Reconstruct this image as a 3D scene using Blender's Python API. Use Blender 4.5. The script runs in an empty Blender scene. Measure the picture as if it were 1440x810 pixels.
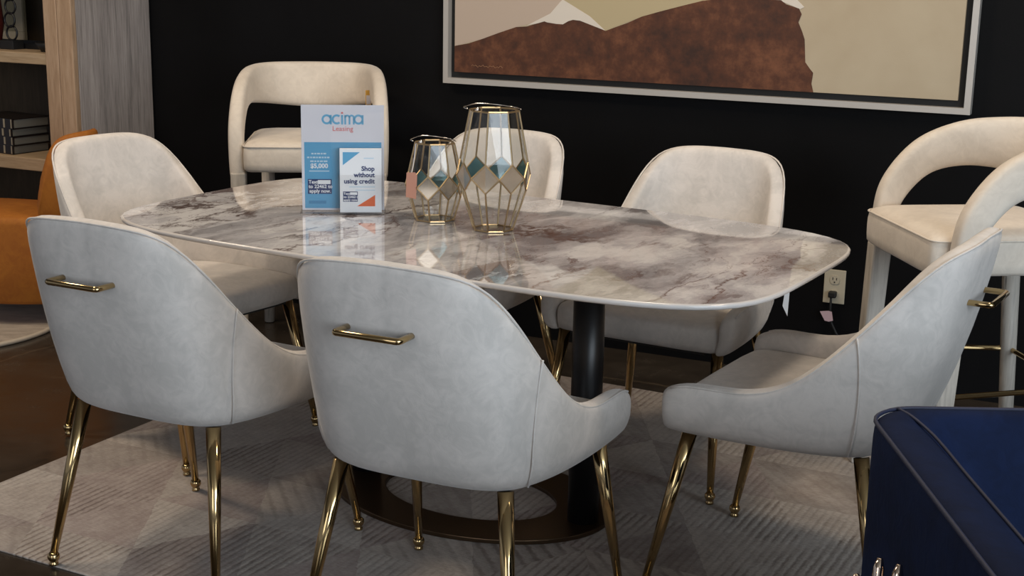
import bpy, bmesh, math, random
from mathutils import Vector, Matrix
random.seed(7)
S = bpy.context.scene
COL = S.collection
pi = math.pi

# ------------------------------------------------------------------ camera
F_PX, PITCH, ROLL, CAM_H = 1959.1, 0.23513, 0.018026, 1.3951
cam_data = bpy.data.cameras.new('camera')
cam_data.sensor_width = 36.0
cam_data.lens = 36.0 * F_PX / 1440.0
cam_data.clip_start = 0.05
cam = bpy.data.objects.new('camera', cam_data)
COL.objects.link(cam)
_F = Vector((0, math.cos(PITCH), -math.sin(PITCH)))
_U = Vector((0, math.sin(PITCH), math.cos(PITCH)))
_R = Vector((1, 0, 0))
_R2 = _R * math.cos(ROLL) + _U * math.sin(ROLL)
_U2 = _U * math.cos(ROLL) - _R * math.sin(ROLL)
M = Matrix((_R2, _U2, -_F)).transposed().to_4x4()
M.translation = (0, 0, CAM_H)
cam.matrix_world = M
S.camera = cam

# ------------------------------------------------------------------ world, lights, exposure
world = bpy.data.worlds.new('showroom_ambient')
S.world = world
world.use_nodes = True
world.node_tree.nodes['Background'].inputs[0].default_value = (0.80, 0.86, 1.0, 1)
world.node_tree.nodes['Background'].inputs[1].default_value = 0.30


def area(name, loc, target, sx, sy, power, color):
    l = bpy.data.lights.new(name, 'AREA')
    l.shape = 'RECTANGLE'
    l.size, l.size_y = sx, sy
    l.energy = power
    l.color = color
    o = bpy.data.objects.new(name, l)
    COL.objects.link(o)
    o.location = loc
    d = Vector(target) - Vector(loc)
    o.rotation_euler = d.to_track_quat('-Z', 'Y').to_euler()
    return o


# the shop window behind the camera (cool daylight), an added left fill and the warm ceiling lamps
area('window_light', (2.9, -2.0, 1.9), (-0.1, 3.4, 0.55), 3.6, 2.4, 200, (0.79, 0.90, 1.0))
area('fill_light_left', (-2.6, -2.4, 1.8), (-0.2, 3.6, 0.5), 2.2, 2.2, 36, (0.92, 0.95, 1.0))  # weak fill added from behind left, not a window
for i, (x, y, p) in enumerate([(-1.5, 3.3, 17), (0.2, 3.9, 17), (1.3, 2.8, 17), (-2.4, 4.0, 22)]):
    area('ceiling_lamp', (x, y, 2.85), (x, y, 0), 0.4, 0.4, p, (1.0, 0.83, 0.64))

S.view_settings.view_transform = 'Standard'
S.view_settings.look = 'None'
S.view_settings.gamma = 1
S.view_settings.use_curve_mapping = False
S.view_settings.exposure = 0.07
S.cycles.max_bounces = 8
S.cycles.transparent_max_bounces = 24
S.cycles.caustics_reflective = False
S.cycles.caustics_refractive = False

# ------------------------------------------------------------------ materials


def mat(name, color=(.5, .5, .5), rough=.5, metal=0., **kw):
    m = bpy.data.materials.new(name)
    m.use_nodes = True
    b = m.node_tree.nodes['Principled BSDF']
    b.inputs['Base Color'].default_value = (*color, 1)
    b.inputs['Roughness'].default_value = rough
    b.inputs['Metallic'].default_value = metal
    for k, v in kw.items():
        b.inputs[k.replace('_', ' ')].default_value = v
    m['bsdf'] = b.name
    return m


class NT:
    """small node helper"""
    def __init__(s, m):
        s.m = m
        s.t = m.node_tree
        s.b = s.t.nodes['Principled BSDF']

    def n(s, typ, **kw):
        nd = s.t.nodes.new('ShaderNode' + typ)
        ins = kw.pop('ins', {})
        for k, v in kw.items():
            setattr(nd, k, v)
        for k, v in ins.items():
            if isinstance(v, bpy.types.NodeSocket):
                s.t.links.new(v, nd.inputs[k])
            else:
                nd.inputs[k].default_value = v
        return nd

    def l(s, a, b):
        s.t.links.new(a, b)

    def coord(s, out='Object', scale=(1, 1, 1), rot=(0, 0, 0)):
        c = s.n('TexCoord')
        mp = s.n('Mapping', ins={'Vector': c.outputs[out], 'Scale': scale, 'Rotation': rot})
        return mp.outputs[0]

    def noise(s, vec, scale, detail=3., rough=.5, dist=0.):
        return s.n('TexNoise', ins={'Vector': vec, 'Scale': scale, 'Detail': detail, 'Roughness': rough, 'Distortion': dist})

    def ramp(s, fac, stops, interp='LINEAR'):
        r = s.n('ValToRGB', ins={'Fac': fac})
        r.color_ramp.interpolation = interp
        e = r.color_ramp.elements
        while len(e) < len(stops):
            e.new(.5)
        for el, (p, c) in zip(e, stops):
            el.position = p
            el.color = (*c, 1) if len(c) == 3 else c
        return r.outputs[0]

    def math(s, op, a, b=0., c=0.):
        return s.n('Math', operation=op, ins={0: a, 1: b, 2: c}).outputs[0]

    def mix(s, fac, a, b, blend='MIX'):
        x = s.n('Mix', data_type='RGBA', blend_type=blend)
        for k, v in ((0, fac), (6, a), (7, b)):
            if isinstance(v, bpy.types.NodeSocket):
                s.l(v, x.inputs[k])
            elif k and len(v) == 3:
                x.inputs[k].default_value = (*v, 1)
            else:
                x.inputs[k].default_value = v
        return x.outputs[2]

    def bump(s, h, strength=.3, dist=.01):
        b = s.n('Bump', ins={'Height': h, 'Strength': strength, 'Distance': dist})
        s.l(b.outputs[0], s.b.inputs['Normal'])


def velvet(name, base, dark, sheen=.35):
    m = mat(name, base, .75, 0, Sheen_Weight=sheen, Sheen_Roughness=.4)
    t = NT(m)
    v = t.coord('Object', (1, 1, 1))
    n1 = t.noise(v, 5.5, 3, .6, 1.2)
    n2 = t.noise(v, 26, 4, .6, 2.0)
    f = t.math('ADD', t.math('MULTIPLY', n1.outputs[0], .65), t.math('MULTIPLY', n2.outputs[0], .35))
    c = t.ramp(f, [(.40, dark), (.60, base)])
    t.l(c, t.b.inputs['Base Color'])
    t.b.inputs['Sheen Tint'].default_value = (1, 1, 1, 1)
    fine = t.noise(v, 700, 2)
    h = t.math('ADD', t.math('MULTIPLY', n2.outputs[0], 1.0), t.math('MULTIPLY', fine.outputs[0], .12))
    t.bump(h, .12, .006)
    return m


VELVET = velvet('cream_velvet', (.715, .665, .62), (.585, .55, .513))
STOOLFAB = velvet('ivory_boucle', (.76, .68, .58), (.66, .585, .495), .3)
NAVY = velvet('navy_velvet', (.0052, .0130, .047), (.0036, .009, .032), 0.)
NAVY.node_tree.nodes['Principled BSDF'].inputs['Specular IOR Level'].default_value = .12
ORANGE = velvet('rust_leather', (.46, .165, .018), (.36, .115, .013), .0)
BRASS = mat('polished_brass', (.52, .37, .18), .11, 1.)
t = NT(BRASS)
_n = t.noise(t.coord('Object'), 60, 2)
t.l(t.ramp(_n.outputs[0], [(.3, (.08,) * 3), (.7, (.14,) * 3)]), t.b.inputs['Roughness'])
BRASS_DULL = mat('aged_brass', (.50, .37, .215), .34, 1.)
ROSE = mat('rose_gold', (.80, .62, .48), .12, 1.)
STEEL = mat('chrome', (.75, .73, .70), .15, 1.)
BRONZE = mat('bronze_plate', (.105, .066, .038), .35, .85)
BLACK_METAL = mat('black_powder_coat', (.006, .006, .007), .38)
BLACK = mat('matt_black', (.008, .008, .008), .6)
UNDER = mat('black_lining', (.02, .018, .016), .9)
WHITE_PLASTIC = mat('ivory_plastic', (.52, .47, .36), .4)
SLOT = mat('slot_black', (.02, .02, .02), .6)
SILVER_FRAME = mat('brushed_silver', (.56, .53, .49), .42, .35)
PAPER = mat('white_paper', (.74, .74, .80), .5)
PAPER_W = mat('white_card', (.80, .83, .86), .5)
SKY_INK = mat('sky_blue_ink', (.10, .36, .60), .5)
LOGO_INK = mat('logo_blue_ink', (.13, .42, .66), .5)
RED_INK = mat('coral_ink', (.72, .16, .16), .5)
NAVY_INK = mat('navy_ink', (.012, .03, .13), .5)
ORANGE_INK = mat('orange_ink', (.72, .12, .02), .5)
PALE_INK = mat('pale_ink', (.52, .68, .80), .5)
PINK_TAG = mat('pink_tag', (.55, .40, .44), .55)
RUST_TAG = mat('copper_tag', (.46, .19, .11), .4)
YELLOW_TAG = mat('yellow_tag', (.72, .42, .08), .5)

# glass: clear pane, reflection by fresnel
GLASS = bpy.data.materials.new('clear_glass')
GLASS.use_nodes = True
nt = GLASS.node_tree
nt.nodes.clear()
out = nt.nodes.new('ShaderNodeOutputMaterial')
tr = nt.nodes.new('ShaderNodeBsdfTransparent')
tr.inputs[0].default_value = (.965, .965, .955, 1)
gl = nt.nodes.new('ShaderNodeBsdfGlossy')
gl.inputs['Roughness'].default_value = .03
lw_ = nt.nodes.new('ShaderNodeLayerWeight')
lw_.inputs[0].default_value = .5
pw = nt.nodes.new('ShaderNodeMath')
pw.operation = 'POWER'
nt.links.new(lw_.outputs['Facing'], pw.inputs[0])
pw.inputs[1].default_value = 4.
fr = nt.nodes.new('ShaderNodeMath')
fr.operation = 'MULTIPLY_ADD'
nt.links.new(pw.outputs[0], fr.inputs[0])
fr.inputs[1].default_value = .5
fr.inputs[2].default_value = .035
mx = nt.nodes.new('ShaderNodeMixShader')
nt.links.new(fr.outputs[0], mx.inputs[0])
nt.links.new(tr.outputs[0], mx.inputs[1])
nt.links.new(gl.outputs[0], mx.inputs[2])
nt.links.new(mx.outputs[0], out.inputs[0])
ACRYLIC = GLASS.copy()
ACRYLIC.name = 'clear_acrylic'
ACRYLIC.node_tree.nodes['Transparent BSDF'].inputs[0].default_value = (.985, .985, .985, 1)
REFLECTION_PANE = mat('beige_reflection_glass', (.50, .43, .34), .12, .75)  # outer face: reflection of the warm room put into the colour as beige
TEAL_PANE = mat('teal_mirror_glass', (.17, .32, .34), .15, .6)

# wall: near-black paint
WALL = mat('black_wall_paint', (.0045, .0045, .0052), .55, 0, Specular_IOR_Level=.14)
t = NT(WALL)
v = t.coord('Object')
t.bump(t.noise(v, 160, 2).outputs[0], .08, .003)
t.l(t.ramp(t.noise(v, 2.2, 3).outputs[0], [(.3, (.0024, .0024, .0027)), (.7, (.0045, .0045, .0052))]), t.b.inputs['Base Color'])

CEIL = mat('ceiling_paint', (.55, .53, .50), .9)
t = NT(CEIL)
t.bump(t.noise(t.coord('Object'), 90, 2).outputs[0], .1, .004)

# polished brown concrete floor with cracks
FLOOR = mat('polished_concrete', (.1, .07, .045), .2)
t = NT(FLOOR)
v = t.coord('Object')
n1 = t.noise(v, 1.3, 5, .6, .6)
n2 = t.noise(v, 9, 5, .65, .3)
f = t.math('ADD', t.math('MULTIPLY', n1.outputs[0], .6), t.math('MULTIPLY', n2.outputs[0], .4))
c = t.ramp(f, [(.35, (.024, .0190, .0145)), (.52, (.044, .0350, .027)), (.68, (.070, .057, .045))])
vo = t.n('TexVoronoi', feature='DISTANCE_TO_EDGE', ins={'Vector': t.n('Mix', data_type='VECTOR', ins={0: .06, 4: v, 5: n2.outputs[1]}).outputs[1], 'Scale': .9})
crack = t.ramp(vo.outputs[0], [(0.0, (1, 1, 1)), (.008, (0, 0, 0))])
crk = t.math('MULTIPLY', crack, t.ramp(n1.outputs[0], [(.45, (0, 0, 0)), (.6, (.6, .6, .6))]))
t.l(t.mix(crk, c, (.16, .12, .08)), t.b.inputs['Base Color'])
t.l(t.ramp(n2.outputs[0], [(.3, (.14,) * 3), (.7, (.30,) * 3)]), t.b.inputs['Roughness'])
t.bump(t.math('SUBTRACT', n2.outputs[0], crk), .05, .01)

# marble / sintered stone
MARBLE = mat('calacatta_stone', (.6, .56, .53), .045)
t = NT(MARBLE)
v = t.coord('Object', (1.75, .85, 1), (0, 0, .15))
wn = t.noise(v, 2.2, 6, .62)
warp = t.n('VectorMath', operation='MULTIPLY_ADD', ins={0: wn.outputs[1], 1: (.5, .5, .5), 2: v}).outputs[0]
cloud = t.noise(warp, 2.3, 7, .6, .5)
base = t.ramp(cloud.outputs[0], [(.38, (.24, .235, .255)), (.46, (.44, .435, .46)), (.53, (.61, .605, .635)), (.61, (.82, .815, .83))])
# thin ridged veins: |noise - .5| close to zero
ridge1 = t.math('ABSOLUTE', t.math('SUBTRACT', t.noise(warp, 1.7, 8, .55, .4).outputs[0], .5))
ridge2 = t.math('ABSOLUTE', t.math('SUBTRACT', t.noise(warp, 4.2, 8, .6, .6).outputs[0], .5))
vein = t.ramp(ridge1, [(0.0, (1, 1, 1)), (.006, (.8, .8, .8)), (.022, (0, 0, 0))])
vein2 = t.ramp(ridge2, [(0.0, (.8, .8, .8)), (.009, (0, 0, 0))])
msk = t.ramp(t.noise(v, 1.7, 3, .6).outputs[0], [(.40, (.1, .1, .1)), (.58, (1, 1, 1))])
blot = t.math('MULTIPLY', t.ramp(t.noise(warp, 2.9, 8, .68).outputs[0], [(.555, (0, 0, 0)), (.585, (1, 1, 1))]), t.ramp(t.noise(v, 1.4, 2).outputs[0], [(.47, (0, 0, 0)), (.56, (1, 1, 1))]))
c = t.mix(t.math('MULTIPLY', blot, .8), base, (.13, .088, .088))
c = t.mix(t.math('MULTIPLY', vein, msk), c, (.095, .058, .05))
c = t.mix(t.math('MULTIPLY', vein2, msk), c, (.14, .095, .085))
vcr = t.n('TexVoronoi', feature='DISTANCE_TO_EDGE', ins={'Vector': warp, 'Scale': 2.6})
crk3 = t.ramp(vcr.outputs[0], [(0.0, (.9, .9, .9)), (.010, (.5, .5, .5)), (.03, (0, 0, 0))])
msk3 = t.ramp(t.noise(v, 2.3, 3, .6).outputs[0], [(.44, (0, 0, 0)), (.56, (1, 1, 1))])
c = t.mix(t.math('MULTIPLY', crk3, msk3), c, (.15, .095, .085))
t.l(c, t.b.inputs['Base Color'])
t.b.inputs['Coat Weight'].default_value = .5
t.b.inputs['Coat Roughness'].default_value = .02
MARBLE_EDGE = mat('stone_edge', (.62, .59, .57), .12)

# rug: triangular ribbed patches
RUG = mat('patchwork_rug', (.4, .35, .3), .95, 0, Sheen_Weight=.15)
t = NT(RUG)
co0 = t.coord('Object')
jit = t.noise(co0, 22, 4, .7)
co = t.n('VectorMath', operation='MULTIPLY_ADD', ins={0: jit.outputs[1], 1: (.020, .020, 0), 2: co0}).outputs[0]
sep = t.n('SeparateXYZ', ins={0: co})
X, Y = sep.outputs[0], sep.outputs[1]
s_ = 1 / .27
r0 = t.math('MULTIPLY', Y, s_)
r1 = t.math('MULTIPLY', t.math('ADD', t.math('MULTIPLY', X, .866), t.math('MULTIPLY', Y, .5)), s_)
r2 = t.math('MULTIPLY', t.math('SUBTRACT', t.math('MULTIPLY', X, .866), t.math('MULTIPLY', Y, .5)), s_)
cell = t.n('CombineXYZ', ins={0: t.math('FLOOR', r0), 1: t.math('FLOOR', r1), 2: t.math('FLOOR', r2)})
wnz = t.n('TexWhiteNoise', noise_dimensions='3D', ins={'Vector': cell.outputs[0]})
rnd = wnz.outputs[0]
wave = t.n('TexWave', wave_type='BANDS', bands_direction='DIAGONAL', ins={'Vector': co0, 'Scale': 12., 'Distortion': 1.5, 'Detail': 4., 'Detail Scale': 5.})
wave2 = t.n('TexWave', wave_type='BANDS', bands_direction='X', ins={'Vector': co0, 'Scale': 15., 'Distortion': 1.5, 'Detail': 4., 'Detail Scale': 5.})
pick = t.ramp(rnd, [(.0, (0, 0, 0)), (.25, (1, 1, 1))], 'CONSTANT')
wv = t.mix(pick, wave.outputs[0], wave2.outputs[0])
ribamt = t.ramp(wnz.outputs[1], [(.0, (.25,) * 3), (.35, (.5,) * 3), (.62, (1,) * 3)], 'CONSTANT')
worn = t.ramp(t.noise(co0, 7, 4, .65).outputs[0], [(.36, (.25,) * 3), (.6, (1,) * 3)])
ribamt = t.math('MULTIPLY', ribamt, worn)
patchc = t.ramp(rnd, [(0, (.33, .275, .235)), (.18, (.53, .465, .405)), (.36, (.38, .295, .265)), (.54, (.57, .515, .46)), (.72, (.46, .40, .35)), (.88, (.29, .23, .205))], 'CONSTANT')
mott = t.noise(co0, 13, 6, .75)
fibre = t.noise(t.n('Mapping', ins={'Vector': co0, 'Scale': (60, 220, 1)}).outputs[0], 1., 3, .6)
cc = t.mix(.42, patchc, t.ramp(mott.outputs[0], [(.3, (.25, .195, .17)), (.7, (.66, .60, .545))]))
cc = t.mix(.6, cc, t.ramp(fibre.outputs[0], [(.3, (.68, .66, .64)), (.6, (1.1, 1.1, 1.1))]), 'MULTIPLY')
dk = t.mix(1.0, cc, t.ramp(wv, [(.05, (.52, .47, .44)), (.45, (1, 1, 1))]), 'MULTIPLY')
cc = t.mix(ribamt, cc, dk)
t.l(cc, t.b.inputs['Base Color'])
hh = t.math('ADD', t.math('MULTIPLY', t.math('MULTIPLY', wv, ribamt), .7), t.math('MULTIPLY', fibre.outputs[0], .5))
hh = t.math('ADD', hh, t.math('MULTIPLY', mott.outputs[0], .5))
t.bump(hh, .5, .006)

CREAM_RUG = mat('cream_pile', (.42, .36, .29), .95, 0, Sheen_Weight=.2)
t = NT(CREAM_RUG)
v = t.coord('Object', (1, 3, 1))
nn_ = t.noise(v, 9, 5, .7)
t.l(t.ramp(nn_.outputs[0], [(.3, (.27, .22, .17)), (.7, (.50, .43, .35))]), t.b.inputs['Base Color'])
t.bump(t.noise(v, 120, 2).outputs[0], .4, .004)
CREAM_EDGE = mat('cream_binding', (.52, .46, .38), .9)


def wood(name, lo, mid, hi, axis_scale, rough=.6):
    m = mat(name, mid, rough)
    t = NT(m)
    v = t.coord('Object', axis_scale)
    n1 = t.noise(v, 3.0, 6, .65, .4)
    n2 = t.noise(v, 14, 4, .6, .2)
    f = t.math('ADD', t.math('MULTIPLY', n1.outputs[0], .6), t.math('MULTIPLY', n2.outputs[0], .4))
    c = t.ramp(f, [(.34, lo), (.50, mid), (.66, hi)])
    knots = t.ramp(t.noise(v, 5.5, 2).outputs[0], [(.70, (0, 0, 0)), (.78, (.7, .7, .7))])
    t.l(t.mix(knots, c, tuple(x * .35 for x in lo)), t.b.inputs['Base Color'])
    t.bump(f, .25, .006)
    return m


OAK_V = wood('reclaimed_pine_upright', (.30, .19, .11), (.42, .28, .175), (.52, .37, .25), (9, 9, .8))
OAK_H = wood('reclaimed_pine_shelf', (.30, .20, .11), (.42, .30, .18), (.50, .37, .24), (.8, 9, 9))
GREYWOOD = wood('grey_weathered_pine', (.15, .135, .125), (.33, .29, .27), (.46, .41, .38), (.9, 11, .55))
DARKWOOD = wood('dark_back_board', (.035, .024, .012), (.055, .038, .02), (.08, .055, .03), (6, 6, .8), .6)
WHITEWOOD = wood('whitewashed_leg', (.42, .38, .33), (.60, .55, .48), (.70, .64, .56), (9, 9, .8), .5)
BOOK = mat('black_leather_binding', (.012, .008, .007), .32)
PAGES = mat('grey_page_edges', (.15, .14, .115), .8)
GILT = mat('gilt_tooling', (.75, .58, .36), .3, .9)
CANVAS = mat('cream_canvas', (.60, .50, .37), .75)
t = NT(CANVAS)
v = t.coord('Object')
t.l(t.ramp(t.noise(v, 2.4, 4, .6).outputs[0], [(.3, (.42, .335, .225)), (.7, (.51, .43, .305))]), t.b.inputs['Base Color'])
t.bump(t.noise(v, 300, 2).outputs[0], .1, .002)
UMBER = mat('umber_paint', (.15, .05, .02), .65)
t = NT(UMBER)
v = t.coord('Object')
f = t.math('ADD', t.math('MULTIPLY', t.noise(v, 3.0, 5, .6).outputs[0], .55), t.math('MULTIPLY', t.noise(v, 24, 6, .75).outputs[0], .45))
t.l(t.ramp(f, [(.36, (.036, .013, .007)), (.50, (.085, .027, .011)), (.66, (.19, .07, .030))]), t.b.inputs['Base Color'])
BLUSH_PAINT = mat('blush_paint', (.50, .40, .32), .7)
OCHRE_PAINT = mat('ochre_paint', (.46, .38, .23), .7)
WHITE_PAINT = mat('white_paint', (.68, .62, .54), .7)
SIGN_INK = mat('signature_ink', (.30, .15, .08), .6)

# ------------------------------------------------------------------ mesh helpers


def finish(bm, smooth):
    bmesh.ops.recalc_face_normals(bm, faces=bm.faces)
    if smooth:
        for f in bm.faces:
            f.smooth = True


def obj(name, bm, m, parent=None, smooth=False, subsurf=0, loc=None, rz=0., bevel=0., bseg=2, autosm=False):
    finish(bm, smooth)
    me = bpy.data.meshes.new(name)
    bm.to_mesh(me)
    bm.free()
    for x in (m if isinstance(m, (list, tuple)) else [m]):
        me.materials.append(x)
    o = bpy.data.objects.new(name, me)
    COL.objects.link(o)
    if parent:
        o.parent = parent
    if loc is not None:
        o.location = loc
    o.rotation_euler = (0, 0, rz)
    if bevel:
        b = o.modifiers.new('bevel', 'BEVEL')
        b.width = bevel
        b.segments = bseg
        b.limit_method = 'ANGLE'
        b.angle_limit = .6
    if subsurf:
        s = o.modifiers.new('subsurf', 'SUBSURF')
        s.levels = s.render_levels = subsurf
    return o


def tag(o, label=None, cat=None, group=None, kind=None):
    if label:
        o['label'] = label
    if cat:
        o['category'] = cat
    if group:
        o['group'] = group
    if kind:
        o['kind'] = kind
    return o


def thing(name, label, cat, loc=(0, 0, 0), rz=0., group=None):
    o = bpy.data.objects.new(name, None)
    o.empty_display_size = .1
    COL.objects.link(o)
    o.location = loc
    o.rotation_euler = (0, 0, rz)
    return tag(o, label, cat, group)


def box(bm, x0, x1, y0, y1, z0, z1, mi=0):
    vs = [bm.verts.new((x, y, z)) for z in (z0, z1) for y in (y0, y1) for x in (x0, x1)]
    for q in ((0, 1, 3, 2), (4, 6, 7, 5), (0, 4, 5, 1), (2, 3, 7, 6), (0, 2, 6, 4), (1, 5, 7, 3)):
        bm.faces.new([vs[i] for i in q]).material_index = mi
    return vs


def boxbm(*a):
    bm = bmesh.new()
    box(bm, *a)
    return bm


def tube(bm, pts, radii, seg=10, cap=True, closed=False, up=None):
    pts = [Vector(p) for p in pts]
    n = len(pts)
    if not isinstance(radii, (list, tuple)):
        radii = [radii] * n
    rings = []
    prev = None
    for i, p in enumerate(pts):
        if closed:
            d = (pts[(i + 1) % n] - pts[i - 1]).normalized()
        elif i == 0:
            d = (pts[1] - p).normalized()
        elif i == n - 1:
            d = (p - pts[i - 1]).normalized()
        else:
            d = ((pts[i + 1] - p).normalized() + (p - pts[i - 1]).normalized()).normalized()
        if prev is None:
            a = Vector((0, 0, 1)) if abs(d.z) < .9 else Vector((1, 0, 0))
            u = (a - d * a.dot(d)).normalized()
        else:
            u = (prev - d * prev.dot(d)).normalized()
        prev = u
        w = d.cross(u)
        rings.append([bm.verts.new(p + (u * math.cos(2 * pi * k / seg) + w * math.sin(2 * pi * k / seg)) * radii[i]) for k in range(seg)])
    m = n if closed else n - 1
    for i in range(m):
        a, b = rings[i], rings[(i + 1) % n]
        for k in range(seg):
            bm.faces.new((a[k], a[(k + 1) % seg], b[(k + 1) % seg], b[k]))
    if cap and not closed:
        bm.faces.new(rings[0][::-1])
        bm.faces.new(rings[-1])
    return rings


def lathe(bm, prof, seg=16, loc=(0, 0, 0)):
    rings = []
    for r, z in prof:
        rings.append([bm.verts.new((loc[0] + r * math.cos(2 * pi * k / seg), loc[1] + r * math.sin(2 * pi * k / seg), loc[2] + z)) for k in range(seg)])
    for a, b in zip(rings, rings[1:]):
        for k in range(seg):
            bm.faces.new((a[k], a[(k + 1) % seg], b[(k + 1) % seg], b[k]))
    bm.faces.new(rings[0][::-1])
    bm.faces.new(rings[-1])


def prism(bm, pts, z0, z1, mi=0):
    a = [bm.verts.new((x, y, z0)) for x, y in pts]
    b = [bm.verts.new((x, y, z1)) for x, y in pts]
    n = len(pts)
    bm.faces.new(a[::-1]).material_index = mi
    bm.faces.new(b).material_index = mi
    for i in range(n):
        bm.faces.new((a[i], a[(i + 1) % n], b[(i + 1) % n], b[i])).material_index = mi


def panel(bm, pts, y0, y1):
    """polygon in local XZ extruded along Y (y0 is the face towards the room)"""
    a = [bm.verts.new((x, y0, z)) for x, z in pts]
    b = [bm.verts.new((x, y1, z)) for x, z in pts]
    n = len(pts)
    bm.faces.new(a)
    bm.faces.new(b[::-1])
    for i in range(n):
        bm.faces.new((a[(i + 1) % n], a[i], b[i], b[(i + 1) % n]))


def loft(bm, rings, cap=True):
    vr = [[bm.verts.new(p) for p in r] for r in rings]
    n = len(vr[0])
    for a, b in zip(vr, vr[1:]):
        for k in range(n):
            bm.faces.new((a[k], a[(k + 1) % n], b[(k + 1) % n], b[k]))
    if cap:
        bm.faces.new(vr[0][::-1])
        bm.faces.new(vr[-1])
    return vr


def interp(tab, s):
    if s <= tab[0][0]:
        return tab[0][1]
    for (a, va), (b, vb) in zip(tab, tab[1:]):
        if s <= b:
            t_ = (s - a) / (b - a)
            return va + (vb - va) * t_
    return tab[-1][1]


def smooth_tab(tab, n=60):
    """Catmull-Rom resample of a table (x, y)"""
    outp = []
    for i in range(len(tab) - 1):
        p0 = tab[max(i - 1, 0)]
        p1, p2 = tab[i], tab[i + 1]
        p3 = tab[min(i + 2, len(tab) - 1)]
        for k in range(n // len(tab) + 2):
            u = k / (n // len(tab) + 2)
            x = p1[0] + (p2[0] - p1[0]) * u
            m1 = (p2[1] - p0[1]) / max(p2[0] - p0[0], 1e-6) * (p2[0] - p1[0])
            m2 = (p3[1] - p1[1]) / max(p3[0] - p1[0], 1e-6) * (p2[0] - p1[0])
            y = (2 * u**3 - 3 * u**2 + 1) * p1[1] + (u**3 - 2 * u**2 + u) * m1 + (-2 * u**3 + 3 * u**2) * p2[1] + (u**3 - u**2) * m2
            outp.append((x, y))
    outp.append(tab[-1])
    return outp


def spline(pts, sub=6, closed=False):
    pts = [Vector(p) for p in pts]
    n = len(pts)
    outp = []
    for i in range(n if closed else n - 1):
        if closed:
            p0, p1, p2, p3 = pts[i - 1], pts[i], pts[(i + 1) % n], pts[(i + 2) % n]
        else:
            p0, p1, p2, p3 = pts[max(i - 1, 0)], pts[i], pts[i + 1], pts[min(i + 2, n - 1)]
        for k in range(sub):
            u = k / sub
            outp.append(.5 * ((2 * p1) + (p2 - p0) * u + (2 * p0 - 5 * p1 + 4 * p2 - p3) * u * u + (3 * p1 - p0 - 3 * p2 + p3) * u**3))
    if not closed:
        outp.append(pts[-1])
    return outp


def dup(root, loc, rz, label, group=None):
    r = root.copy()
    COL.objects.link(r)
    r.location = loc
    r.rotation_euler = (0, 0, rz)
    r['label'] = label
    if group:
        r['group'] = group
    for ch in [o for o in ALLCHILD(root)]:
        c_ = ch.copy()
        COL.objects.link(c_)
        c_.parent = r
        for g in ALLCHILD(ch):
            d = g.copy()
            COL.objects.link(d)
            d.parent = c_
    return r


def ALLCHILD(o):
    return [x for x in bpy.data.objects if x.parent == o]


def text(name, body, size, m, parent, loc, align='LEFT', ext=.0003, bold=0., sx=1.):
    """lettering standing in the local XZ plane, facing -Y"""
    cu = bpy.data.curves.new(name, 'FONT')
    cu.body = body
    cu.size = size
    cu.align_x = align
    cu.extrude = ext
    cu.offset = bold
    cu.resolution_u = 3
    tmp = bpy.data.objects.new(name + '_tmp', cu)
    COL.objects.link(tmp)
    dg = bpy.context.evaluated_depsgraph_get()
    dg.update()
    me = bpy.data.meshes.new_from_object(tmp.evaluated_get(dg))
    bpy.data.objects.remove(tmp)
    bpy.data.curves.remove(cu)
    me.transform(Matrix.Rotation(pi / 2, 4, 'X') @ Matrix.Diagonal((sx, 1, 1, 1)))
    me.materials.clear()
    me.materials.append(m)
    o = bpy.data.objects.new(name, me)
    COL.objects.link(o)
    o.parent = parent
    o.location = loc
    return o


# ------------------------------------------------------------------ room
WR, WD = -0.4382, 4.60                      # wall direction and distance from the camera axis
AL = Vector((math.cos(WR), math.sin(WR), 0))
NW = Vector((-math.sin(WR), math.cos(WR), 0))


def wl(a, d, z=0.):
    """along the wall, distance out from it, height"""
    p = AL * a + NW * (WD - d)
    return (p.x, p.y, z)


bm = bmesh.new()
prism(bm, [(-9, -6), (9, -6), (9, 12), (-9, 12)], -.05, 0)
tag(obj('floor', bm, FLOOR), kind='structure')
bm = boxbm(-9, 8, 0, .12, 0, 3.0)
tag(obj('wall_back', bm, WALL, loc=wl(0, 0), rz=WR), kind='structure')
bm = bmesh.new()
prism(bm, [(-9, -6), (9, -6), (9, 12), (-9, 12)], 3.0, 3.05)
tag(obj('ceiling', bm, CEIL), kind='structure')

# ------------------------------------------------------------------ rugs
RR = -0.4797
bm = bmesh.new()
u0, u1, v0, v1 = -2.805, -.655, 2.156, 4.105
cx, cy = (u0 + u1) / 2, (v0 + v1) / 2
hx, hy = (u1 - u0) / 2, (v1 - v0) / 2
box(bm, -hx, hx, -hy, hy, 0, .005)
rug_c = (cx * math.cos(RR) - cy * math.sin(RR), cx * math.sin(RR) + cy * math.cos(RR), 0)
rug = obj('area_rug', bm, RUG, loc=rug_c, rz=RR, bevel=.002)
tag(rug, 'large beige and mauve patchwork rug with ribbed triangles under the dining table', 'rug')
RZ = .005

cr = thing('round_rug', 'small cream round rug under the rust leather chair', 'rug', (-2.10, 5.06, 0))
N = 48
bm = bmesh.new()
prism(bm, [(.385 * math.cos(2 * pi * k / N), .40 * math.sin(2 * pi * k / N)) for k in range(N)], 0, .016)
obj('pile', bm, CREAM_RUG, cr)
bm = bmesh.new()
tube(bm, [(.387 * math.cos(2 * pi * k / N), .402 * math.sin(2 * pi * k / N), .009) for k in range(N)], .009, 8, closed=True)
obj('binding', bm, CREAM_EDGE, cr, smooth=True)

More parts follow.
